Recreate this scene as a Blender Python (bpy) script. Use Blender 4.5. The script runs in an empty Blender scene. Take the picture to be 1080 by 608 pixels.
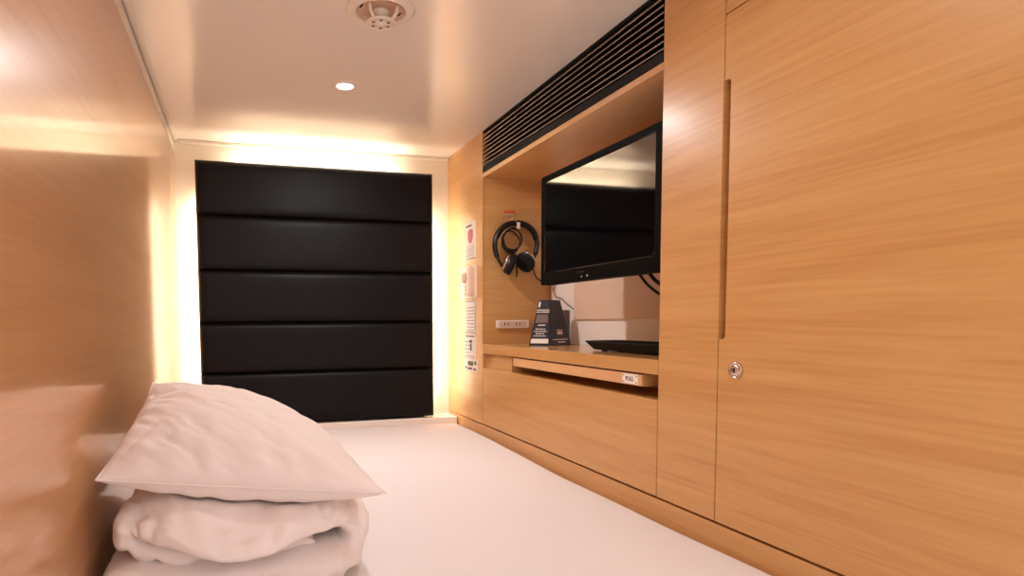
import bpy, bmesh, math, random
from mathutils import Vector, Matrix, noise

scene = bpy.context.scene
COL = scene.collection
random.seed(4)

# ------------------------------------------------------------------ camera
cd = bpy.data.cameras.new('camera')
cam = bpy.data.objects.new('camera', cd)
COL.objects.link(cam)
YAW, PITCH, ROLL = 0.2842, -0.063, -0.0068
fw = Vector((math.sin(YAW)*math.cos(PITCH), math.cos(YAW)*math.cos(PITCH), math.sin(PITCH)))
r0 = Vector((math.cos(YAW), -math.sin(YAW), 0))
u0 = r0.cross(fw)
rt = math.cos(ROLL)*r0 + math.sin(ROLL)*u0
up = -math.sin(ROLL)*r0 + math.cos(ROLL)*u0
M = Matrix((rt, up, -fw)).transposed().to_4x4()
M.translation = Vector((0.2124, -2.376, 0.3597))
cam.matrix_world = M
cd.sensor_width = 36.0
cd.sensor_fit = 'HORIZONTAL'
cd.lens = 656.95/1080*36.0
cd.shift_x = (540-447.0)/1080
cd.shift_y = (380.23-304)/1080
cd.clip_start = 0.01
scene.camera = cam

# ------------------------------------------------------------------ light and exposure
scene.view_settings.view_transform = 'Standard'
scene.view_settings.look = 'None'
scene.view_settings.gamma = 1.0
scene.view_settings.use_curve_mapping = False
scene.view_settings.exposure = 0.09
DOWNLIGHT_W = 5.3
LED_STRENGTH = 56.0
CORRIDOR = (1.0, 0.985, 1.0, 1.55)
world = bpy.data.worlds.new('corridor_light')
scene.world = world
world.use_nodes = True
bg = world.node_tree.nodes['Background']
bg.inputs[0].default_value = CORRIDOR[:3] + (1,)
bg.inputs[1].default_value = CORRIDOR[3]

# ------------------------------------------------------------------ materials
def srgb(r, g, b):
    f = lambda c: (c/255/12.92) if c/255 <= .04045 else ((c/255+.055)/1.055)**2.4
    return (f(r), f(g), f(b), 1)

def mat(name, col, rough=.5, metal=0.0, spec=.5, coat=0.0, coat_rough=.1, bump=0.0, bump_scale=200.0, emit=None, estr=0.0, sheen=0.0):
    m = bpy.data.materials.new(name); m.use_nodes = True
    nt = m.node_tree; p = nt.nodes['Principled BSDF']
    p.inputs['Base Color'].default_value = col
    p.inputs['Roughness'].default_value = rough
    p.inputs['Metallic'].default_value = metal
    p.inputs['Specular IOR Level'].default_value = spec
    p.inputs['Coat Weight'].default_value = coat
    p.inputs['Coat Roughness'].default_value = coat_rough
    p.inputs['Sheen Weight'].default_value = sheen
    if emit:
        p.inputs['Emission Color'].default_value = emit
        p.inputs['Emission Strength'].default_value = estr
    if bump:
        tc = nt.nodes.new('ShaderNodeTexCoord')
        n = nt.nodes.new('ShaderNodeTexNoise'); n.inputs['Scale'].default_value = bump_scale
        n.inputs['Detail'].default_value = 4
        b = nt.nodes.new('ShaderNodeBump'); b.inputs['Strength'].default_value = bump
        b.inputs['Distance'].default_value = .002
        nt.links.new(tc.outputs['Object'], n.inputs['Vector'])
        nt.links.new(n.outputs['Fac'], b.inputs['Height'])
        nt.links.new(b.outputs['Normal'], p.inputs['Normal'])
    return m

def wood(name, dark, mid, light, rough=.38, spec=.5, coat=0.0, coat_rough=.2, bump=.05, seed=0.0):
    """straight grain along one axis, fine pores and slow bands between boards"""
    m = bpy.data.materials.new(name); m.use_nodes = True
    nt = m.node_tree; L = nt.links; p = nt.nodes['Principled BSDF']
    tc = nt.nodes.new('ShaderNodeTexCoord')
    def mapped(sx, sy, sz):
        mp = nt.nodes.new('ShaderNodeMapping')
        mp.inputs['Scale'].default_value = (sx, sy, sz)
        mp.inputs['Location'].default_value = (seed, seed*.7, seed*.3)
        L.new(tc.outputs['Object'], mp.inputs['Vector']); return mp
    lo = .9
    A = mapped(lo, lo, 13); B = mapped(5, 5, 170); C = mapped(.5, .5, 2.2)
    n1 = nt.nodes.new('ShaderNodeTexNoise'); n1.inputs['Scale'].default_value = 1.6; n1.inputs['Detail'].default_value = 5; n1.inputs['Roughness'].default_value = .6; n1.inputs['Distortion'].default_value = .5
    n2 = nt.nodes.new('ShaderNodeTexNoise'); n2.inputs['Scale'].default_value = 1.0; n2.inputs['Detail'].default_value = 3
    n3 = nt.nodes.new('ShaderNodeTexNoise'); n3.inputs['Scale'].default_value = 2.0; n3.inputs['Detail'].default_value = 2
    L.new(A.outputs[0], n1.inputs['Vector']); L.new(B.outputs[0], n2.inputs['Vector']); L.new(C.outputs[0], n3.inputs['Vector'])
    def math_(op, a, b):
        q = nt.nodes.new('ShaderNodeMath'); q.operation = op
        for i, x in enumerate((a, b)):
            if isinstance(x, (int, float)): q.inputs[i].default_value = x
            else: L.new(x, q.inputs[i])
        return q.outputs[0]
    s = math_('ADD', math_('MULTIPLY', n1.outputs['Fac'], .50), math_('ADD', math_('MULTIPLY', n2.outputs['Fac'], .32), math_('MULTIPLY', n3.outputs['Fac'], .18)))
    cr = nt.nodes.new('ShaderNodeValToRGB')
    e = cr.color_ramp.elements
    e[0].position = .33; e[0].color = dark
    e[1].position = .66; e[1].color = light
    k = cr.color_ramp.elements.new(.48); k.color = mid
    L.new(s, cr.inputs[0]); L.new(cr.outputs[0], p.inputs['Base Color'])
    p.inputs['Roughness'].default_value = rough
    p.inputs['Specular IOR Level'].default_value = spec
    p.inputs['Coat Weight'].default_value = coat
    p.inputs['Coat Roughness'].default_value = coat_rough
    b = nt.nodes.new('ShaderNodeBump'); b.inputs['Strength'].default_value = bump; b.inputs['Distance'].default_value = .0006
    if bump: L.new(n2.outputs['Fac'], b.inputs['Height'])
    if bump: L.new(b.outputs['Normal'], p.inputs['Normal'])
    return m

OAK_D, OAK_M, OAK_L = srgb(193, 135, 76), srgb(207, 153, 92), srgb(217, 167, 107)
OAK = wood('light_oak_laminate', OAK_D, OAK_M, OAK_L, rough=.36, coat=.3, coat_rough=.24)
WALLWOOD = wood('glossy_brown_laminate', srgb(196, 139, 90), srgb(207, 150, 99), srgb(216, 160, 110), rough=.3, spec=.6, coat=.8, coat_rough=.09, seed=3.1, bump=0)
CEIL = mat('cream_enamel_ceiling', srgb(253, 243, 232), rough=.2, spec=1.0)
CREAM = mat('cream_wall_board', srgb(244, 228, 208), rough=.4)
SILL = mat('white_sill_board', srgb(244, 230, 218), rough=.4)
LEATHER = mat('black_leatherette', srgb(16, 11, 12), rough=.45, spec=.16, bump=.25, bump_scale=420)
BACKING = mat('black_backing_board', srgb(18, 15, 15), rough=.7)
LED = mat('warm_led', (1, 1, 1, 1), emit=(1.0, .89, .70, 1), estr=LED_STRENGTH)
SHEET = mat('white_bed_sheet', srgb(240, 232, 230), rough=.85, spec=.2, bump=.12, bump_scale=900)
LINEN = mat('white_cotton', srgb(242, 228, 222), rough=.85, spec=.2, bump=.12, bump_scale=700, sheen=.1)
BLACKGLOSS = mat('black_gloss_plastic', srgb(10, 9, 9), rough=.12, spec=.5)
SCREEN = mat('black_screen_glass', srgb(3, 3, 4), rough=.05, spec=.5)
SCREEN.node_tree.nodes['Principled BSDF'].inputs['IOR'].default_value = 2.9
BLACK = mat('black_plastic', srgb(16, 14, 14), rough=.4)
BLACKMATT = mat('matt_black_void', srgb(8, 7, 7), rough=.9)
SLAT = mat('bronze_slat', srgb(170, 148, 134), rough=.35, metal=.5)
SILVER = mat('brushed_silver', srgb(215, 200, 190), rough=.25, metal=1.0)
WHITEPL = mat('white_plastic', srgb(240, 226, 212), rough=.35)
PINKPL = mat('beige_plastic', srgb(226, 190, 164), rough=.35)
PAPER = mat('white_card', srgb(246, 236, 226), rough=.5)
INK = mat('dark_ink', srgb(70, 52, 46), rough=.6)
PINK = mat('pink_print', srgb(214, 120, 120), rough=.6)
ORANGE = mat('orange_sticker', srgb(226, 92, 48), rough=.5)
NAVY = mat('navy_card', srgb(32, 34, 50), rough=.35)
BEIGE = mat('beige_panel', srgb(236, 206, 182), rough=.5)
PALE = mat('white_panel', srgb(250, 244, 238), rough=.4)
GREY = mat('grey_box', srgb(120, 96, 84), rough=.5)
LENS = mat('lit_downlight_lens', (1, 1, 1, 1), emit=(1.0, .93, .9, 1), estr=14)
EDGE = mat('light_edge_band', srgb(224, 172, 120), rough=.4)
INKW = mat('white_print', srgb(230, 215, 205), rough=.6)

# ------------------------------------------------------------------ helpers
def obj(name, bm, m, parent=None, smooth=False, kind=None):
    me = bpy.data.meshes.new(name)
    bmesh.ops.recalc_face_normals(bm, faces=bm.faces)
    bm.to_mesh(me); bm.free()
    if smooth:
        for f in me.polygons: f.use_smooth = True
    me.materials.append(m)
    o = bpy.data.objects.new(name, me); COL.objects.link(o)
    if parent is not None:
        o.parent = parent
        # mesh coordinates are written in world space: cancel the parent's placement
        root = parent; off = Vector()
        while root is not None:
            off += root.location; root = root.parent
        me.transform(Matrix.Translation(-off))
    if kind: o['kind'] = kind
    return o

def thing(name, label, cat, loc, group=None):
    o = bpy.data.objects.new(name, None); COL.objects.link(o)
    o.empty_display_size = .05
    o.location = loc; o['label'] = label; o['category'] = cat
    if group: o['group'] = group
    return o

def tag(o, label, cat, group=None):
    o['label'] = label; o['category'] = cat
    if group: o['group'] = group
    return o

def box(bm, x0, x1, y0, y1, z0, z1, bev=0.0, seg=2):
    vs = [bm.verts.new((x, y, z)) for z in (z0, z1) for y in (y0, y1) for x in (x0, x1)]
    fs = [bm.faces.new([vs[i] for i in q]) for q in ((0, 2, 3, 1), (4, 5, 7, 6), (0, 1, 5, 4), (2, 6, 7, 3), (0, 4, 6, 2), (1, 3, 7, 5))]
    if bev:
        ed = {e for f in fs for e in f.edges}
        bmesh.ops.bevel(bm, geom=list(ed), offset=bev, segments=seg, affect='EDGES', profile=.5)
    return bm

def nb(*a, **k):
    return box(bmesh.new(), *a, **k)

def lathe(bm, prof, origin, axis=(0, 0, 1), n=40, cap=True):
    """prof: (radius, height) pairs round an axis"""
    ax = Vector(axis).normalized()
    t = Vector((1, 0, 0)) if abs(ax.x) < .9 else Vector((0, 1, 0))
    e1 = ax.cross(t).normalized(); e2 = ax.cross(e1)
    o = Vector(origin); rings = []
    for r, h in prof:
        if r < 1e-6: rings.append([bm.verts.new(o+ax*h)])
        else: rings.append([bm.verts.new(o+ax*h+e1*r*math.cos(2*math.pi*i/n)+e2*r*math.sin(2*math.pi*i/n)) for i in range(n)])
    for a, b in zip(rings, rings[1:]):
        if len(a) == 1 and len(b) == 1: continue
        for i in range(n):
            j = (i+1) % n
            if len(a) == 1: bm.faces.new((a[0], b[i], b[j]))
            elif len(b) == 1: bm.faces.new((a[i], a[j], b[0]))
            else: bm.faces.new((a[i], a[j], b[j], b[i]))
    if cap:
        for r in (rings[0], rings[-1]):
            if len(r) > 2:
                try: bm.faces.new(r)
                except ValueError: pass
    return bm

def tube(bm, pts, rad, n=10, closed=False, flat=1.0, flat_dir=None):
    pts = [Vector(p) for p in pts]; N = len(pts); rings = []
    prev = None
    for i, p in enumerate(pts):
        if closed: d = pts[(i+1) % N]-pts[i-1]
        else: d = pts[min(i+1, N-1)]-pts[max(i-1, 0)]
        d.normalize()
        if flat_dir is not None: a = Vector(flat_dir)
        elif prev is None: a = Vector((0, 0, 1)) if abs(d.z) < .9 else Vector((1, 0, 0))
        else: a = prev
        a = (a-d*a.dot(d)).normalized(); b = d.cross(a); prev = a
        r = rad[i] if isinstance(rad, (list, tuple)) else rad
        rings.append([bm.verts.new(p+a*r*flat*math.cos(2*math.pi*k/n)+b*r*math.sin(2*math.pi*k/n)) for k in range(n)])
    rng = range(N) if closed else range(N-1)
    for i in rng:
        A, B = rings[i], rings[(i+1) % N]
        for k in range(n): bm.faces.new((A[k], A[(k+1) % n], B[(k+1) % n], B[k]))
    if not closed:
        bm.faces.new(rings[0]); bm.faces.new(rings[-1])
    return bm

def spline(pts, n=8):
    """Catmull-Rom through the points"""
    P = [Vector(p) for p in pts]; P = [P[0]*2-P[1]] + P + [P[-1]*2-P[-2]]; out = []
    for i in range(1, len(P)-2):
        for k in range(n):
            t = k/n; a, b, c, d = P[i-1], P[i], P[i+1], P[i+2]
            out.append(.5*((2*b)+(c-a)*t+(2*a-5*b+4*c-d)*t*t+(3*b-a-3*c+d)*t**3))
    out.append(P[-2]); return out

def polyprism(bm, pts, off):
    """closed outline pts (3D) pushed along vector off"""
    off = Vector(off)
    a = [bm.verts.new(Vector(p)) for p in pts]; b = [bm.verts.new(Vector(p)+off) for p in pts]
    bm.faces.new(a); bm.faces.new(b[::-1]); n = len(pts)
    for i in range(n): bm.faces.new((a[i], b[i], b[(i+1) % n], a[(i+1) % n]))
    return bm

def rrect(u0, u1, v0, v1, r, n=5):
    out = []
    for cu, cv, a0 in ((u1-r, v1-r, 0), (u0+r, v1-r, 90), (u0+r, v0+r, 180), (u1-r, v0+r, 270)):
        for k in range(n+1):
            a = math.radians(a0+90*k/n); out.append((cu+r*math.cos(a), cv+r*math.sin(a)))
    return out

def lettering(name, s, size, m, parent, origin, xdir, ydir, depth=.0004):
    """real letters as one thin mesh; xdir = reading direction, ydir = up"""
    c = bpy.data.curves.new(name, 'FONT'); c.body = s; c.size = size; c.extrude = depth
    c.align_x = 'CENTER'; c.align_y = 'CENTER'; c.resolution_u = 2
    t = bpy.data.objects.new('tmp', c); COL.objects.link(t)
    dg = bpy.context.evaluated_depsgraph_get()
    me = bpy.data.meshes.new_from_object(t.evaluated_get(dg))
    bpy.data.objects.remove(t); bpy.data.curves.remove(c)
    x = Vector(xdir).normalized(); y = Vector(ydir).normalized(); z = x.cross(y)
    R = Matrix((x, y, z)).transposed().to_4x4(); R.translation = Vector(origin)
    me.transform(R)
    off = Vector(); r = parent
    while r is not None: off += r.location; r = r.parent
    me.transform(Matrix.Translation(-off))
    me.materials.clear(); me.materials.append(m)
    o = bpy.data.objects.new(name, me); COL.objects.link(o); o.parent = parent
    return o

def fbm(p, s=1.0):
    return noise.fractal(Vector(p)*s, 1.0, 2.0, 3)

# ------------------------------------------------------------------ the room (x: 0 left wall .. 1.011 cabinet fronts, y: 0 headboard wall, z: 0 cabinet foot, mattress at -0.03)
W, H, FOOT, BACK = 1.011, 1.0, -2.45, 1.29
obj('wall_left', nb(-.03, 0, FOOT, 0, -.4, .957), WALLWOOD, kind='structure')
obj('wall_back', nb(-.03, BACK+.03, 0, .03, -.4, H+.03), CREAM, kind='structure')
obj('wall_right', nb(BACK, BACK+.03, FOOT, 0, -.4, H), BLACKMATT, kind='structure')
obj('ceiling', nb(-.03, BACK+.03, FOOT, 0, H, H+.03), CEIL, kind='structure')
obj('floor', nb(-.03, BACK+.03, FOOT, .03, -.43, -.4), BLACKMATT, kind='structure')
# cream aluminium channel along the top of the left wall, in two lips with a shadow line between them
obj('trim_1', nb(-.03, .0015, FOOT, 0, .959, .988, bev=.001), CREAM, kind='structure')
obj('trim_2', nb(.003, .015, FOOT, 0, .9965, 1.0, bev=.0008), CREAM, kind='structure')
obj('trim_3', nb(-.03, -.004, FOOT, 0, .955, 1.0), BLACKMATT, kind='structure')
# sill board below the headboard, thin bead under the ceiling, kick board under the cabinets
obj('trim_4', nb(0, W-.001, -.105, 0, -.2, -.012, bev=.003), SILL, kind='structure')
obj('trim_5', nb(.016, W, -.010, 0, .986, 1.0, bev=.003), CREAM, kind='structure')
obj('baseboard_right', nb(W+.002, W+.03, FOOT, -.001, -.4, -.004, bev=.001), OAK, kind='structure')

# ------------------------------------------------------------------ mattress
def mattress():
    bm = bmesh.new()
    x0, x1, y0, y1, zt, zb, r = .003, W-.001, FOOT+.12, -.108, -.03, -.19, .028
    nx, ny = 60, 120
    def edge(d):
        return -r*(1-math.sqrt(max(0, 1-(1-min(d/r, 1))**2)))
    rc = .07
    def pt(i, j):
        def warp(k, n, a, b):
            t = k/n
            t = .5-.5*math.cos(math.pi*t)
            return a+(b-a)*t
        x = warp(i, nx, x0, x1); y = warp(j, ny, y0, y1)
        dx = min(x-x0, x1-x); dy = min(y-y0, y1-y)
        d = min(dx, dy)
        if dx < rc and dy < rc:
            d = max(0, rc-math.hypot(rc-dx, rc-dy)*1.0)
        z = zt+edge(d)
        # slow unevenness of a used mattress, and one straight crease on the right
        z += .004*fbm((x*1.3, y*1.0, 2.0), 1.5)
        t = (y+.65)/-.556
        if -.1 < t < 1.1:
            cx = .966-.03*t
            fade = max(0, 1-abs(t-.5)*1.9)
            z += .0022*fade*math.exp(-((x-cx)/.006)**2)
        # dips softly toward the cabinet side in front of the niche
        s = max(0, (x-.85)/.16)
        z += -.012*s*s*max(0, min(1, (-y-.4)/.6))
        return (x, y, z)
    g = [[bm.verts.new(pt(i, j)) for j in range(ny+1)] for i in range(nx+1)]
    for i in range(nx):
        for j in range(ny): bm.faces.new((g[i][j], g[i+1][j], g[i+1][j+1], g[i][j+1]))
    rim = [g[i][0] for i in range(nx+1)]+[g[nx][j] for j in range(1, ny+1)]+[g[i][ny] for i in range(nx-1, -1, -1)]+[g[0][j] for j in range(ny-1, 0, -1)]
    low = [bm.verts.new((v.co.x, v.co.y, zb)) for v in rim]
    n = len(rim)
    for k in range(n): bm.faces.new((rim[k], low[k], low[(k+1) % n], rim[(k+1) % n]))
    bm.faces.new(low)
    return bm
t = thing('mattress', 'wide mattress under a smooth fitted white sheet, filling the capsule floor', 'mattress', (.5, -1.2, -.4))
obj('fitted_sheet', mattress(), SHEET, t, smooth=True)
obj('base', nb(.01, W-.004, FOOT+.13, -.112, -.4, -.192), BACKING, t)

# ------------------------------------------------------------------ headboard
def cushion(x0, x1, z0, z1, yf, yb, seed):
    bm = bmesh.new(); nx, nz = 70, 20
    def se(u, p): return max(0, 1-abs(u)**p)
    def f(i, j):
        u = -1+2*i/nx; v = -1+2*j/nz
        u = math.copysign(abs(u)**.6, u); v = math.copysign(abs(v)**.7, v)
        d = (se(u, 60)**.5)*(se(v, 9)**.5)
        x = x0+(x1-x0)*(u+1)/2; z = z0+(z1-z0)*(v+1)/2
        y = yf+.018*(1-d)+.0012*fbm((x*3+seed, z*9, seed))*d
        # gathers at the seams
        y += .0009*math.sin(x*55+seed*9+3*fbm((x*4, seed, 0)))*max(0, abs(v)-.55)*d
        return (x, y, z)
    g = [[bm.verts.new(f(i, j)) for j in range(nz+1)] for i in range(nx+1)]
    for i in range(nx):
        for j in range(nz): bm.faces.new((g[i][j], g[i+1][j], g[i+1][j+1], g[i][j+1]))
    rim = [g[i][0] for i in range(nx+1)]+[g[nx][j] for j in range(1, nz+1)]+[g[i][nz] for i in range(nx-1, -1, -1)]+[g[0][j] for j in range(nz-1, 0, -1)]
    low = [bm.verts.new((v.co.x, yb, v.co.z)) for v in rim]; n = len(rim)
    for k in range(n): bm.faces.new((rim[k], low[k], low[(k+1) % n], rim[(k+1) % n]))
    bm.faces.new(low)
    return bm
t = thing('headboard', 'black padded headboard of five stacked cushions, lit from behind on the end wall', 'headboard', (.497, -.03, -.012))
zs = [-.008, .179, .356, .539, .728, .915]
for k in range(5):
    obj('cushion', cushion(.073, .92, zs[k]+.001, zs[k+1]-.001, -.102, -.079, k*1.7), LEATHER, t, smooth=True)
obj('core_board', nb(.0745, .9185, -.0785, -.0605, -.0075, .914), BACKING, t)
obj('backing_board', nb(.10, .893, -.0595, -.028, -.008, .885), BACKING, t)
obj('led_strip', nb(.20, .80, -.042, -.03, .886, .896), LED, t)
obj('led_strip', nb(.088, .0985, -.04, -.03, .10, .78), LED, t)
obj('led_strip', nb(.8945, .905, -.04, -.03, .06, .77), LED, t)
obj('mounting_batten', nb(.15, .85, -.0275, -.0005, .1, .8), BACKING, t)

# ------------------------------------------------------------------ right side: end panel, niche cabinet, locker
YN, YR, YD = -.369, -1.3145, -1.4765
t = thing('end_panel', 'narrow oak laminate panel with small signs, between headboard wall and television niche', 'panel', (1.15, -.18, 0))
obj('panel_face', nb(W, BACK-.001, YN+.003, -.0015, 0, H-.001, bev=.0008), OAK, t)
obj('edge_band', nb(W, W+.002, YN+.0005, YN+.0025, .0, .999), EDGE, t)

cab = thing('niche_cabinet', 'oak laminate cabinet with open niche for the television and a pull-out board', 'cabinet', (1.15, -.85, 0))
obj('lower_panel', nb(W, W+.02, YR+.0015, YN-.0015, 0.001, .197, bev=.0012), OAK, cab)
obj('recess_floor', nb(W+.021, BACK-.001, YR+.001, YN-.001, .17, .1955), OAK, cab)
obj('recess_back', nb(W+.14, W+.15, YR+.001, YN-.001, .1957, .2475), OAK, cab)
obj('recess_block', nb(W+.012, W+.135, -.585, YN-.001, .196, .2475, bev=.001), OAK, cab)
obj('shelf', nb(W, BACK-.02, YR+.001, YN-.001, .248, .2785, bev=.0015), wood('glossy_oak_shelf', OAK_D, OAK_M, OAK_L, rough=.22, coat=.4, coat_rough=.08), cab)
obj('soffit', nb(W+.001, BACK-.001, YR+.001, YN-.001, .845, .859), OAK, cab)
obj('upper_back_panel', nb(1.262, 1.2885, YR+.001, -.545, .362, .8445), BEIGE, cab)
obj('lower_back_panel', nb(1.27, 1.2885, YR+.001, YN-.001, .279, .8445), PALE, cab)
dr = obj('drawer', nb(W+.006, W+.135, -1.256, -.611, .219, .2445, bev=.001), OAK, cab)
obj('edge_band', nb(W+.004, W+.006, -1.2555, -.6115, .2195, .244), EDGE, dr)
pl = obj('label_plate', polyprism(bmesh.new(), [(W+.004, a, b) for a, b in rrect(-1.243, -1.188, .2215, .2425, .002)], (-.0012, 0, 0)), PAPER, dr)
lettering('printed_text', 'PULL', .0135, INK, dr, (W+.0026, -1.2155, .232), (0, -1, 0), (0, 0, 1))
for a, b in ((-1.1925, .239), (-1.1925, .225), (-1.2385, .239), (-1.2385, .225)):
    obj('corner_mark', nb(W+.0024, W+.0028, a-.002, a+.002, b-.0012, b+.0012), INK, dr)

# ventilation grille above the niche
t = thing('ventilation_grille', 'long black louvred grille above the television niche', 'grille', (1.05, -.85, .86))
obj('housing', nb(W+.045, BACK-.001, YR+.001, YN-.001, .8605, H-.0005), BLACKMATT, t)
bm = bmesh.new()
box(bm, W-.001, W+.012, YR+.001, YN-.001, .8605, .879, bev=.001)
box(bm, W+.001, W+.012, YR+.001, YN-.001, .994, H-.0005)
obj('frame', bm, BLACKMATT, t)
bm = bmesh.new(); lip = bmesh.new(); NS = 8
for k in range(NS):
    z = .884+k*(.110/NS)
    # each blade: an inclined dark strip behind a thin rounded front lip
    polyprism(bm, [(W+.003, YR+.002, z+.0002), (W+.040, YR+.002, z+.012), (W+.040, YR+.002, z+.0135), (W+.003, YR+.002, z+.0018)], (0, YN-YR-.004, 0))
    box(lip, W, W+.0028, YR+.002, YN-.002, z-.0006, z+.0022, bev=.0008)
obj('slats', bm, BLACK, t)
obj('slat_lips', lip, SLAT, t)

# locker: fixed stile, overhead fascia, door with a notched grip and a cam lock
lk = thing('locker', 'tall oak laminate locker with a notched grip and round silver lock', 'locker', (1.15, -1.9, 0))
obj('stile', nb(W, BACK-.001, YD+.0012, YR-.001, .001, H-.001, bev=.0008), OAK, lk)
obj('fascia', nb(W, W+.02, FOOT, YD-.0012, .8745, H-.001, bev=.0008), OAK, lk)
obj('carcass', nb(W+.024, BACK-.001, FOOT, YD-.001, .001, H-.001), OAK, lk)
y0, y1, g0, g1, gd = FOOT, YD-.0015, .325, .764, .0145
out = [(y0, .0015), (y1, .0015), (y1, g0)]
r = .0065
out += [(y1-gd+r-r*math.sin(math.radians(a)), g0+r-r*math.cos(math.radians(a))) for a in range(0, 91, 15)]
out += [(y1-gd+r-r*math.cos(math.radians(a)), g1-r+r*math.sin(math.radians(a))) for a in range(0, 91, 15)]
out += [(y1, g1), (y1, .866)]
out += [(y1-.006+.006*math.cos(math.radians(a)), .866+.006*math.sin(math.radians(a))) for a in range(15, 91, 15)]
out += [(y0, .872)]
dd = obj('door', polyprism(bmesh.new(), [(W, a, b) for a, b in out], (.0215, 0, 0)), OAK, lk)
lck = obj('lock', lathe(bmesh.new(), [(0, .004), (.0075, .004), (.0085, .0035), (.0095, .0015), (.0115, .0015), (.0125, .0035), (.0142, .0028), (.0148, 0)], (W-.0002, -1.5185, .273), (-1, 0, 0)), SILVER, dd, smooth=True)
lck['label'] = 'round silver cam lock'
obj('keyhole', nb(W-.0052, W-.003, -1.5195, -1.5175, .2685, .2775), BLACKMATT, lck)

# ------------------------------------------------------------------ television
tv = thing('television', 'flat black television mounted in the niche, switched off', 'television', (1.05, -1.04, .46))
ty0, ty1, tz0, tz1, tx = -1.2965, -.7755, .457, .7545, W+.014
bm = bmesh.new()
o_ = rrect(ty0, ty1, tz0, tz1, .006); i_ = rrect(ty0+.02, ty1-.015, tz0+.032, tz1-.014, .002)
A = [bm.verts.new((tx, a, b)) for a, b in o_]; B = [bm.verts.new((tx, a, b)) for a, b in i_]
C = [bm.verts.new((tx+.004, a, b)) for a, b in i_]; D = [bm.verts.new((tx+.03, a, b)) for a, b in o_]
n = len(o_)
for k in range(n):
    q = (k+1) % n
    bm.faces.new((A[k], A[q], B[q], B[k])); bm.faces.new((B[k], B[q], C[q], C[k])); bm.faces.new((A[k], D[k], D[q], A[q]))
bm.faces.new(D); bm.faces.new(C)
bz = obj('bezel', bm, mat('satin_black_plastic', srgb(4, 3, 3), rough=.6, spec=.05), tv)
bm = bmesh.new()
i2_ = rrect(ty0+.0225, ty1-.0175, tz0+.0345, tz1-.0165, .002)
E1 = [bm.verts.new((tx+.0005, a, b)) for a, b in i_]; E2 = [bm.verts.new((tx+.0027, a, b)) for a, b in i2_]; E3 = [bm.verts.new((tx+.0027, a, b)) for a, b in i_]
for k in range(len(i_)):
    q = (k+1) % len(i_)
    bm.faces.new((E1[k], E1[q], E2[q], E2[k])); bm.faces.new((E2[k], E2[q], E3[q], E3[k])); bm.faces.new((E3[k], E3[q], E1[q], E1[k]))
obj('inner_lip', bm, BLACKGLOSS, bz)
sc_ = obj('screen', nb(tx+.0028, tx+.0039, ty0+.0202, ty1-.0152, tz0+.0322, tz1-.0142), SCREEN, tv)
obj('back_housing', nb(tx+.0305, tx+.065, ty0+.06, ty1-.06, tz0+.03, tz1-.03, bev=.012), BLACK, tv)
obj('wall_bracket', nb(tx+.0655, 1.2615, -1.11, -.99, .55, .66, bev=.003), BLACK, tv)
bm = bmesh.new()
for k, w in enumerate((.0035, .003, .0025, .003, .002, .0035, .003, .0025)):
    y = -.972-k*.0043
    box(bm, tx-.0004, tx+.0002, y-w, y, .4775, .4815 if k else .4835)
obj('logo', bm, SILVER, tv)
lathe(bm := bmesh.new(), [(0, .0006), (.0016, .0006), (.002, 0)], (tx, -.994, .467), (-1, 0, 0), n=14)
obj('indicator_lamp', bm, WHITEPL, tv)
lathe(bm := bmesh.new(), [(0, .0006), (.002, .0006), (.0024, 0)], (tx, -1.02, .468), (-1, 0, 0), n=14)
obj('indicator_lamp', bm, WHITEPL, tv)

cb = bmesh.new()
tube(cb, spline([(1.10, -1.03, .50), (1.14, -1.055, .475), (1.15, -1.085, .443), (1.16, -1.13, .415), (1.18, -1.2, .40), (1.22, -1.28, .41)]), .0035)
tag(obj('television_cable', cb, BLACK, smooth=True), 'black cable looping lowest under the right end of the television', 'cable', 'cables under the television')
cb = bmesh.new()
tube(cb, spline([(1.10, -1.05, .50), (1.145, -1.08, .48), (1.155, -1.11, .45), (1.17, -1.15, .43), (1.2, -1.22, .425), (1.24, -1.29, .43)]), .0045)
tag(obj('television_cable', cb, BLACK, smooth=True), 'thicker black cable inside the lower loop, under the right end of the television', 'cable', 'cables under the television')
cb = bmesh.new()
tube(cb, spline([(1.262, -.40, .47), (1.262, -.42, .44), (1.263, -.45, .435), (1.265, -.49, .415), (1.2665, -.535, .395)]), .0018)
tag(obj('wire', cb, GREY, smooth=True), 'thin grey wire on the white niche back, above the navy desk sign', 'wire')
tag(obj('junction_box', nb(1.248, 1.2695, -.505, -.44, .2790, .393, bev=.003), GREY), 'grey box on the shelf behind the navy desk sign', 'box')

# ------------------------------------------------------------------ headphones on their hook, sticker, sockets on the niche end face
hy = YN
hk = thing('wall_hook', 'small pale hook under the orange sticker, holding the headphones', 'hook', (1.122, hy, .70))
obj('plate', nb(1.113, 1.125, hy-.003, hy-.0002, .688, .712, bev=.001), PINKPL, hk)
obj('prong', tube(bmesh.new(), spline([(1.119, hy-.002, .699), (1.12, hy-.014, .694), (1.12, hy-.026, .693), (1.12, hy-.03, .701)]), .003, n=8), PINKPL, hk, smooth=True)

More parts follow.
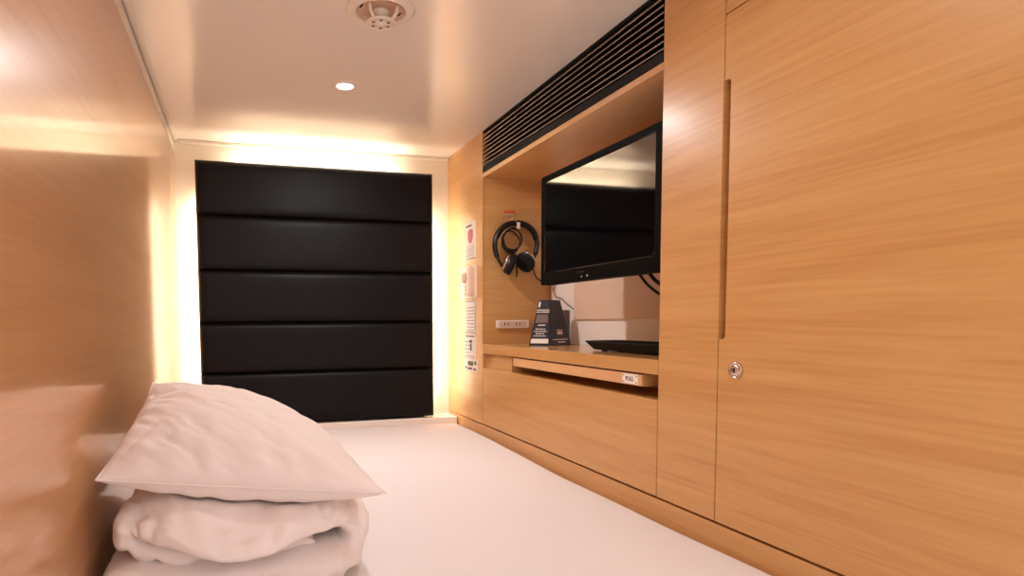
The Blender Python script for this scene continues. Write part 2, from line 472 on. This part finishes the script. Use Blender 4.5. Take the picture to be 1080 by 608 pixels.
hp = thing('headphones', 'black over-ear headphones hanging from a hook, cable coiled within the headband', 'headphones', (1.133, hy-.02, .60))
hb = spline([(1.186, hy-.022, .556), (1.197, hy-.022, .585), (1.204, hy-.022, .625), (1.194, hy-.022, .663), (1.163, hy-.022, .688), (1.122, hy-.022, .694), (1.082, hy-.022, .682), (1.054, hy-.022, .650), (1.047, hy-.022, .610), (1.057, hy-.022, .573), (1.074, hy-.022, .545)], 6)
nh = len(hb)
obj('headband', tube(bmesh.new(), hb, [.0085 if 6 < i < nh-7 else .0052 for i in range(nh)], n=10, flat=1.35, flat_dir=(0, 1, 0)), BLACK, hp, smooth=True)
ctr = Vector((1.124, hy-.022, .62))
obj('headband_padding', tube(bmesh.new(), [ctr+(p-ctr)*.955 for p in hb[14:44]], .0085, n=10, flat=1.3, flat_dir=(0, 1, 0)), BLACKMATT, hp, smooth=True)
tg = obj('tag', nb(1.122, 1.134, hy-.0360, hy-.0343, .672, .694, bev=.0005), PAPER, hp); tg['label'] = 'small white tag on the headband'
for sx, c_, ax in ((-1, (1.094, hy-.0385, .552), (.86, -.30, -.38)), (1, (1.153, hy-.0385, .560), (-.72, -.28, -.62))):
    a_ = Vector(ax).normalized()
    e = obj('ear_cup', lathe(bmesh.new(), [(0, -.018), (.022, -.018), (.031, -.012), (.036, -.004), (.036, .002), (0, .002)], c_, a_, n=28), BLACK, hp, smooth=True)
    obj('ear_cushion', lathe(bmesh.new(), [(.014, .0022), (.035, .0022), (.037, .008), (.034, .014), (.026, .017), (.017, .014), (.014, .006)], c_, a_, n=28), BLACKMATT, e, smooth=True)
    rg = obj('ear_cup_ring', lathe(bmesh.new(), [(.022, -.0175), (.027, -.0195), (.0315, -.0165), (.0325, -.0115), (.028, -.012)], c_, a_, n=28, cap=False), SILVER, e, smooth=True)
    rg['label'] = 'silver ring on the ear cup'
coil = []
for k in range(130):
    t_ = k*2*math.pi/26
    rr = .033+.004*math.sin(k*.37)+.0035*math.cos(k*.11)
    coil.append((1.112+rr*math.cos(t_), hy-.013+.0035*math.sin(k*.7)-.002, .634+rr*1.12*math.sin(t_)))
obj('cable_coil', tube(bmesh.new(), coil, .0024, n=6), BLACK, hp, smooth=True)
obj('cable', tube(bmesh.new(), spline([(1.180, hy-.035, .548), (1.192, hy-.02, .535), (1.205, hy-.01, .515), (1.222, hy-.008, .50), (1.245, hy-.008, .495)]), .0024, n=6), BLACK, hp, smooth=True)
obj('cable_tail', tube(bmesh.new(), spline([(1.12, hy-.016, .60), (1.124, hy-.016, .57), (1.13, hy-.018, .545), (1.127, hy-.024, .51)]), .0026, n=6), BLACK, hp, smooth=True)

st = tag(obj('sticker', nb(1.091, 1.129, hy-.0008, hy-.0001, .729, .7375), ORANGE), 'small orange sticker on the niche end face above the headphones', 'sticker')
obj('white_line', nb(1.093, 1.127, hy-.0008, hy-.0001, .7225, .7275), PINKPL, st)

sk = thing('socket_strip', 'beige strip with two power outlets, on the niche end face above the shelf', 'socket', (1.1215, hy, .346))
obj('plate', polyprism(bmesh.new(), [(a, hy-.0002, b) for a, b in rrect(1.060, 1.183, .333, .361, .003)], (0, -.005, 0)), WHITEPL, sk)
obj('inset', polyprism(bmesh.new(), [(a, hy-.0053, b) for a, b in rrect(1.070, 1.173, .338, .356, .002)], (0, -.0012, 0)), PINKPL, sk)
for xx in (1.0975, 1.1405):
    bm = bmesh.new()
    for d in (-.0065, .0065): box(bm, xx+d-.0015, xx+d+.0015, hy-.0069, hy-.0064, .342, .352)
    obj('outlet_slots', bm, BLACK, sk)

# ------------------------------------------------------------------ navy desk sign and black tray on the shelf
ds = thing('desk_sign', 'navy tapered desk sign with pale printing, standing on the shelf by the niche end', 'sign', (1.17, -.56, .2787))
zb_, zt_ = .2787, .424
# plan: a folded card seen on its front arris; left face toward the capsule mouth
b0, b1, b2 = Vector((1.094, -.555, zb_)), Vector((1.143, -.605, zb_)), Vector((1.243, -.562, zb_))
t0, t1, t2 = Vector((1.131, -.552, zt_)), Vector((1.157, -.576, zt_)), Vector((1.209, -.550, zt_))
bb, tb = Vector((1.19, -.51, zb_)), Vector((1.182, -.528, zt_))
bm = bmesh.new()
V = [bm.verts.new(p) for p in (b0, b1, b2, bb, t0, t1, t2, tb)]
for q in ((0, 1, 2, 3), (7, 6, 5, 4), (0, 4, 5, 1), (1, 5, 6, 2), (2, 6, 7, 3), (3, 7, 4, 0)): bm.faces.new([V[i] for i in q])
bmesh.ops.bevel(bm, geom=list(bm.edges), offset=.0012, segments=1, affect='EDGES')
obj('board', bm, NAVY, ds)
def on_face(p0, p1, q0, q1, rects, name, m):
    """small raised marks on the quad p0-p1 (bottom) / q0-q1 (top); rects in 0..1 coordinates"""
    bm = bmesh.new()
    nrm = (p1-p0).cross(q0-p0).normalized()
    def P(u, v): return p0.lerp(p1, u).lerp(q0.lerp(q1, u), v)
    for u0, u1, v0, v1 in rects:
        polyprism(bm, [P(u0, v0)+nrm*.0006, P(u1, v0)+nrm*.0006, P(u1, v1)+nrm*.0006, P(u0, v1)+nrm*.0006], -nrm*.0005)
    return obj(name, bm, m, ds)
on_face(b0, b1, t0, t1, [(.07, .93, .05, .15)], 'white_strip', PAPER)
on_face(b0, b1, t0, t1, [(.12, .88, .50, .68)], 'picture', GREY)
for row, (a, b) in enumerate(((.15, .8), (.25, .7), (.12, .85), (.2, .75))):
    u = a; tx_ = []
    while u < b:
        w = random.uniform(.05, .12); tx_.append((u, min(u+w, b), .20+row*.05, .223+row*.05)); u += w+.035
    on_face(b0, b1, t0, t1, tx_, 'printed_line', INKW)
for q_ in ((.3, .75, .435, .46), (.05, .98, .77, .79), (.05, .42, .725, .745), (.45, .98, .722, .748)):
    on_face(b0, b1, t0, t1, [q_], 'printed_line', INKW)
on_face(b0, b1, t0, t1, [(.1, .24, .84, .96)], 'emblem', PAPER)
on_face(b1, b2, t1, t2, [(.4, .68, .24, .31)], 'picture', PINKPL)
for q_ in ((.15, .9, .12, .14), (.4, .75, .06, .085), (.38, .7, .33, .345)):
    on_face(b1, b2, t1, t2, [q_], 'printed_line', INKW)

# black tray: shallow dish with raised sloping lip ends
def tray():
    bm = bmesh.new()
    L0, L1 = -1.27, -.90; x0, x1 = 1.082, 1.20; z0 = .2787; h = .026
    def ring(inset, z, r):
        return [bm.verts.new((a, b, z)) for a, b in rrect(x0+inset, x1-inset, L0+inset*.7, L1-inset*.7, r)]
    rs = [ring(.030, z0+.003, .01), ring(.022, z0+.003, .014), ring(.004, z0+h-.005, .022), ring(0, z0+h-.002, .024), ring(.001, z0+h, .024), ring(.006, z0+h, .02), ring(.024, z0+.0075, .014)]
    for a, b in zip(rs, rs[1:]):
        for i in range(len(a)):
            j = (i+1) % len(a); bm.faces.new((a[i], a[j], b[j], b[i]))
    bm.faces.new(rs[0]); bm.faces.new(rs[-1])
    return bm
tr = thing('tray', 'shallow black tray with sloping ends, lying on the shelf under the television', 'tray', (1.14, -1.085, .2787))
obj('dish', tray(), BLACKMATT, tr)
for yy in (-.955, -1.215):
    for xx in (1.118, 1.164):
        obj('foot', nb(xx-.006, xx+.006, yy-.006, yy+.006, .2786, .2818, bev=.001), BLACK, tr)

# ------------------------------------------------------------------ signs and the control panel on the end panel (face normal -x)
def card(name, label, cat, y0, y1, z0, z1, r, marks, group=None, th=.0012):
    t = thing(name, label, cat, (W, (y0+y1)/2, z0), group)
    obj('card', polyprism(bmesh.new(), [(W-.0002, a, b) for a, b in rrect(min(y0, y1), max(y0, y1), z0, z1, r)], (-th, 0, 0)), PAPER, t)
    for nm, m, rects in marks:
        bm = bmesh.new()
        for a0, a1, c0, c1 in rects:
            ya, yb = y0+(y1-y0)*a0, y0+(y1-y0)*a1
            polyprism(bm, [(W-th-.0003, a, b) for a, b in rrect(min(ya, yb), max(ya, yb), z0+(z1-z0)*c0, z0+(z1-z0)*c1, min(abs(yb-ya), (z1-z0)*abs(c1-c0))*.3, 3)], (-.0004, 0, 0))
        obj(nm, bm, m, t)
    return t
def lines(u0, u1, v0, v1, n, h=.4):
    out = []
    for k in range(n):
        a = v0+(v1-v0)*k/n; u = u0
        while u < u1-.02:
            w = random.uniform(.08, .2); out.append((u, min(u+w, u1), a, a+(v1-v0)/n*h)); u += w+.05
    return out
card('notice', 'white notice with a pink symbol, topmost on the end panel', 'sign', -.200, -.306, .580, .713, .008,
     [('heading', INK, [(.08, .62, .88, .93)]), ('symbol', PINK, [(.25, .75, .50, .80), (.35, .65, .44, .52)]), ('printed_text', INK, lines(.12, .85, .10, .40, 5, .25)), ('border', INK, [(.25, .95, .012, .03)])])
card('notice', 'white notice with several text lines, just below the control panel', 'sign', -.196, -.306, .314, .434, .008,
     [('printed_text', INK, lines(.12, .88, .08, .86, 8, .22)), ('border', INK, [(.05, .95, .95, .975), (.93, .965, .08, .95), (.05, .95, .02, .04)])])
card('notice', 'white notice with a dark pictogram, second from the bottom of the end panel', 'sign', -.19, -.304, .224, .311, .006,
     [('pictogram', INK, [(.5, .66, .30, .62), (.46, .70, .64, .76)]), ('printed_text', INK, lines(.1, .45, .2, .8, 4, .25) + lines(.1, .9, .05, .15, 1, .4) + [(.08, .9, .88, .93)])])
card('notice', 'small white sticker with black print, lowest on the end panel', 'sign', -.186, -.322, .176, .2215, .003,
     [('pictogram', INK, [(.28, .7, .45, .8), (.78, .92, .55, .85)]), ('printed_text', INK, [(.08, .2, .15, .35), (.28, .62, .12, .3), (.7, .92, .12, .28)])], th=.001)
cp = thing('control_panel', 'white control panel with dial, buttons and raised bar, between the notices on the end panel', 'control panel', (W, -.24, .44))
obj('plate', polyprism(bmesh.new(), [(W-.0002, a, b) for a, b in rrect(-.314, -.168, .44, .557, .008)], (-.006, 0, 0)), WHITEPL, cp)
obj('raised_bar', polyprism(bmesh.new(), [(W-.0063, a, b) for a, b in rrect(-.309, -.279, .447, .551, .010)], (-.012, 0, 0)), PINKPL, cp)
obj('dial', lathe(bmesh.new(), [(0, .009), (.017, .009), (.0185, .007), (.019, 0)], (W-.0063, -.205, .515), (-1, 0, 0), n=28), PINKPL, cp, smooth=True)
for k in range(3):
    obj('button', nb(W-.009, W-.0063, -.222, -.196, .452+k*.013, .461+k*.013, bev=.001), PINKPL, cp)
obj('slot_marks', box(box(nb(W-.0068, W-.0063, -.266, -.262, .465, .535), W-.0068, W-.0063, -.25, -.244, .540, .546), W-.0068, W-.0063, -.25, -.244, .452, .458), INK, cp)

# ------------------------------------------------------------------ ceiling: downlight and detector
def downlight(x, y, label, watts=DOWNLIGHT_W):
    dl = thing('downlight', label, 'ceiling light', (x, y, H))
    obj('trim_ring', lathe(bmesh.new(), [(.022, 0), (.022, .003), (.024, .0045), (.030, .004), (.034, .0015), (.0345, 0)], (x, y, H-.0002), (0, 0, -1), cap=False), WHITEPL, dl, smooth=True)
    obj('lens', lathe(bmesh.new(), [(0, .005), (.012, .0045), (.0215, .002), (.0218, 0)], (x, y, H-.0002), (0, 0, -1), cap=False), LENS, dl, smooth=True)
    ld = bpy.data.lights.new('downlight_beam', 'AREA'); ld.shape = 'DISK'; ld.size = .05; ld.energy = watts; ld.color = (1, .985, .99); ld.spread = math.radians(170)
    lo = bpy.data.objects.new('downlight_beam', ld); COL.objects.link(lo); lo.parent = dl; lo.location = (0, 0, -.012)
downlight(.498, -.653, 'small round recessed downlight, lit, in the ceiling before the headboard')
downlight(.56, -1.62, 'added dim round fill light, unseen, in the ceiling over the open foot end of the bed', 1.1)  # added fill lamp, out of view, brightens the pillow top from above

vx, vy = .503, -1.082
sd = thing('sprinkler', 'round white sprinkler with recessed ring and central disc, on the ceiling near the camera', 'sprinkler', (vx, vy, H))
obj('flange', lathe(bmesh.new(), [(.050, 0), (.050, .006), (.054, .0085), (.060, .007), (.068, .004), (.0715, .001), (.072, 0)], (vx, vy, H-.0002), (0, 0, -1), cap=False), WHITEPL, sd, smooth=True)
obj('cup', lathe(bmesh.new(), [(.0495, .006), (.047, .001), (.030, .0005), (0, .0005)], (vx, vy, H-.0002), (0, 0, -1), cap=False), PINKPL, sd, smooth=True)
obj('neck', lathe(bmesh.new(), [(.017, .001), (.017, .010), (.012, .014), (.012, .022), (0, .022)], (vx, vy, H-.0002), (0, 0, -1)), WHITEPL, sd, smooth=True)
for k in range(4):
    a = math.radians(45+90*k)
    obj('frame_arm', tube(bmesh.new(), spline([(vx+.040*math.cos(a), vy+.040*math.sin(a), H-.003), (vx+.037*math.cos(a), vy+.037*math.sin(a), H-.016), (vx+.026*math.cos(a), vy+.026*math.sin(a), H-.027)]), .0035, n=8), WHITEPL, sd, smooth=True)
dk = obj('disc', lathe(bmesh.new(), [(0, .024), (.026, .024), (.030, .0255), (.0315, .028), (.0300, .031), (.026, .031), (.024, .0295), (.010, .0290), (.008, .032), (0, .0325)], (vx, vy, H-.0002), (0, 0, -1)), WHITEPL, sd, smooth=True)
bm = bmesh.new()
for k in range(6):
    a = math.radians(60*k+20); c = Vector((vx+.0175*math.cos(a), vy+.0175*math.sin(a), H-.0297))
    lathe(bm, [(0, .0006), (.0035, .0006), (.0035, 0)], c, (0, 0, -1), n=10)
obj('disc_holes', bm, GREY, dk)
for k in range(4):
    bm = bmesh.new()
    a = math.radians(10+90*k); c = Vector((vx+.042*math.cos(a), vy+.042*math.sin(a), H-.0012))
    tt = Vector((-math.sin(a), math.cos(a), 0)); rr_ = Vector((math.cos(a), math.sin(a), 0))
    polyprism(bm, [c+tt*.007+rr_*.0015, c-tt*.007+rr_*.0015, c-tt*.007-rr_*.0015, c+tt*.007-rr_*.0015], (0, 0, -.0012))
    obj('vent_slot', bm, BLACKMATT, sd)

# ------------------------------------------------------------------ pillow
def pillow():
    A, D, C, B = Vector((.018, -1.452, .147)), Vector((.402, -1.53, .118)), Vector((.362, -1.11, .140)), Vector((.045, -1.07, .243))
    N = 64; bm = bmesh.new()
    nrm = ((D-A).cross(B-A)).normalized()
    def base(u, v):
        s, t_ = (u+1)/2, (v+1)/2
        p = A.lerp(D, s).lerp(B.lerp(C, s), t_)
        # edges drawn in between the pointed corners
        cu = (1-u*u); cv = (1-v*v)
        ctr = A.lerp(D, .5).lerp(B.lerp(C, .5), .5)
        k = .05*(cu*abs(v)**4+cv*abs(u)**4)
        p = p.lerp(ctr, k)
        # the near edge sags over the duvet
        p += nrm*(-.006*cu*max(0, -v)**3)
        return p
    def prof(u, v, pw): return max(0, (1-u*u)*(1-v*v))**pw
    up_, dn = [], []
    for i in range(N+1):
        u = -math.cos(math.pi*i/N)*.35+.65*(-1+2*i/N)
        ru, rd = [], []
        for j in range(N+1):
            v = -math.cos(math.pi*j/N)*.35+.65*(-1+2*j/N)
            p = base(u, v); d = prof(u, v, .56)
            tt = .076*d*(1-.22*max(0, u)**1.2*(v+1)/2)
            # creases running from the near right corner and the left edge up over the crown
            q = (u*.8-v*.6, u*.6+v*.8)
            wr = .0036*fbm((q[0]*1.0, q[1]*5.0, 3.3))+.0022*fbm((q[0]*2.2, q[1]*13, 5.1))
            e = math.exp(-(1-max(abs(u), abs(v)))/.25)
            wr += .003*e*math.sin((v if abs(u) > abs(v) else u)*22+2*fbm((u*2, v*2, 0)))
            wr -= .0045*math.exp(-(fbm((q[0]*.9+3, q[1]*2.6, 8.2))/.09)**2)*(.35+.65*max(abs(u), abs(v)))
            for (cu_, cv_, amp, rad_) in ((1, -1, .0060, 1.25), (-1, -1, .0045, .8), (-1, 1, .0045, .8), (1, 1, .003, .6)):
                a_, b_ = abs(cu_-u), abs(cv_-v); rr2 = math.hypot(a_, b_)+1e-6
                ang = math.atan2(b_, a_)
                wr += amp*noise.noise((ang*7.5+cu_*3, rr2*.9, cv_*5))*math.exp(-(rr2/rad_)**2)*min(1, rr2/.35)
            wr *= min(1, d*2.2)
            ru.append(p+nrm*(tt+wr)); rd.append(p-nrm*(.050*prof(u, v, .36)-wr*.6))
        up_.append(ru); dn.append(rd)
    T = [[bm.verts.new((max(c.x, .004), c.y, c.z)) for c in r] for r in up_]
    Bm = [[T[i][j] if i in (0, N) or j in (0, N) else bm.verts.new((max(dn[i][j].x, .004), dn[i][j].y, dn[i][j].z)) for j in range(N+1)] for i in range(N+1)]
    for i in range(N):
        for j in range(N):
            bm.faces.new((T[i][j], T[i+1][j], T[i+1][j+1], T[i][j+1]))
            try: bm.faces.new((Bm[i][j], Bm[i][j+1], Bm[i+1][j+1], Bm[i+1][j]))
            except ValueError: pass
    rim = [T[i][0] for i in range(N+1)]+[T[N][j] for j in range(1, N+1)]+[T[i][N] for i in range(N-1, -1, -1)]+[T[0][j] for j in range(N-1, 0, -1)]
    return bm, [v.co.copy() for v in rim]
pb, seam_pts = pillow()
from mathutils.bvhtree import BVHTree
PB = BVHTree.FromBMesh(pb)
pw_ = tag(obj('pillow', pb, LINEN, smooth=True), 'plump white pillow lying on the folded duvet against the left wall', 'pillow')
obj('seam', tube(bmesh.new(), [(max(p.x, .006), p.y, p.z) for p in seam_pts], .0017, n=6, closed=True), LINEN, pw_, smooth=True)
sub = pw_.modifiers.new('smooth', 'SUBSURF'); sub.levels = 1; sub.render_levels = 2

# ------------------------------------------------------------------ folded duvet
def duvet():
    path = spline([(.31, .036), (.20, .032), (.10, .036), (.058, .050), (.062, .072), (.11, .084), (.20, .084), (.30, .080),
                   (.352, .066), (.372, .036), (.356, .008), (.30, .000), (.20, -.003), (.10, -.003), (.014, .001)], 9)
    # half thickness along the path
    N = len(path); Mv = 44; ya, yb = -1.475, -1.02
    top, bot = [], []
    for i, p in enumerate(path):
        d = path[min(i+1, N-1)]-path[max(i-1, 0)]; d.normalize()
        nrm = Vector((-d.y, d.x))
        s = i/(N-1)
        endf = min(1, math.sqrt(max(0, 1-(1-min(s/.05, 1))**2)), math.sqrt(max(0, 1-(1-min((1-s)/.05, 1))**2)))
        rowt, rowb = [], []
        for j in range(Mv+1):
            v = j/Mv; v = v*v*(1.6-.6*v)      # denser at the front
            f = math.sqrt(max(0, 1-(1-min(v/.12, 1))**2))*math.sqrt(max(0, 1-(1-min((1-v)/.1, 1))**2))
            h = (.0225+.006*max(0, min(1, (s-.68)/.05)))*endf*(.12+.88*f)
            front = 0.0
            outer = max(0, min(1, (s-.28)/.06))*max(0, min(1, (.60-s)/.06))     # the top layer
            lower = max(0, min(1, (s-.68)/.05))
            mid = math.exp(-((p.x-.205)/.11)**2)
            front = -.035*outer*mid-.012*lower+.018*(1-outer)*(1-lower)+.012*fbm((p.x*7, s*6, 1))
            drop = -.040*outer*mid*math.exp(-(v/.10)**1.5)
            y = ya+front*(1-v)+(yb-ya)*v
            w = .0075*fbm((p.x*9, y*6, s*7))+.007*fbm((p.x*30+y*12, y*16-p.x*8, s*14))*(.4+.6*math.exp(-(v/.25)**2))
            w += .0045*math.exp(-(v/.16)**2)*math.sin(p.x*70+6*fbm((p.x*5, s*8, 2)))
            w -= .009*math.exp(-(fbm((p.x*7+y*3+s*5, y*5-p.x*4, s*4+7))/.10)**2)*math.exp(-(v/.5)**2)
            lift = .055*v*max(0, min(1, (p.y+.0)/.08))*.6   # back of the stack is plumper
            cx, cz = p.x, p.y+drop+lift
            rowt.append((cx+nrm.x*(h+w), y, cz+nrm.y*(h+w)))
            rowb.append((cx-nrm.x*(h-w*.2), y, cz-nrm.y*(h-w*.2)))
        top.append(rowt); bot.append(rowb)
    bm = bmesh.new()
    def clampv(c):
        # the stack gives way under the pillow that rests on it
        z = max(c[2], -.0285)
        hit = PB.ray_cast(Vector((c[0], c[1], -1)), Vector((0, 0, 1)))[0]
        if hit is not None and z > hit.z-.004: z = hit.z-.004
        return bm.verts.new((max(c[0], .006), c[1], z))
    T = [[clampv(c) for c in r] for r in top]; B = [[clampv(c) for c in r] for r in bot]
    for i in range(N-1):
        for j in range(Mv):
            bm.faces.new((T[i][j], T[i+1][j], T[i+1][j+1], T[i][j+1])); bm.faces.new((B[i][j], B[i][j+1], B[i+1][j+1], B[i+1][j]))
        for j in (0, Mv): bm.faces.new((T[i][j], B[i][j], B[i+1][j], T[i+1][j]) if j == 0 else (T[i][j], T[i+1][j], B[i+1][j], B[i][j]))
    for j in range(Mv):
        bm.faces.new((T[0][j], T[0][j+1], B[0][j+1], B[0][j])); bm.faces.new((T[-1][j], B[-1][j], B[-1][j+1], T[-1][j+1]))
    return bm
dv = tag(obj('duvet', duvet(), LINEN, smooth=True), 'white duvet folded in layers on the mattress, under the pillow', 'duvet')
sub = dv.modifiers.new('smooth', 'SUBSURF'); sub.levels = 1; sub.render_levels = 2
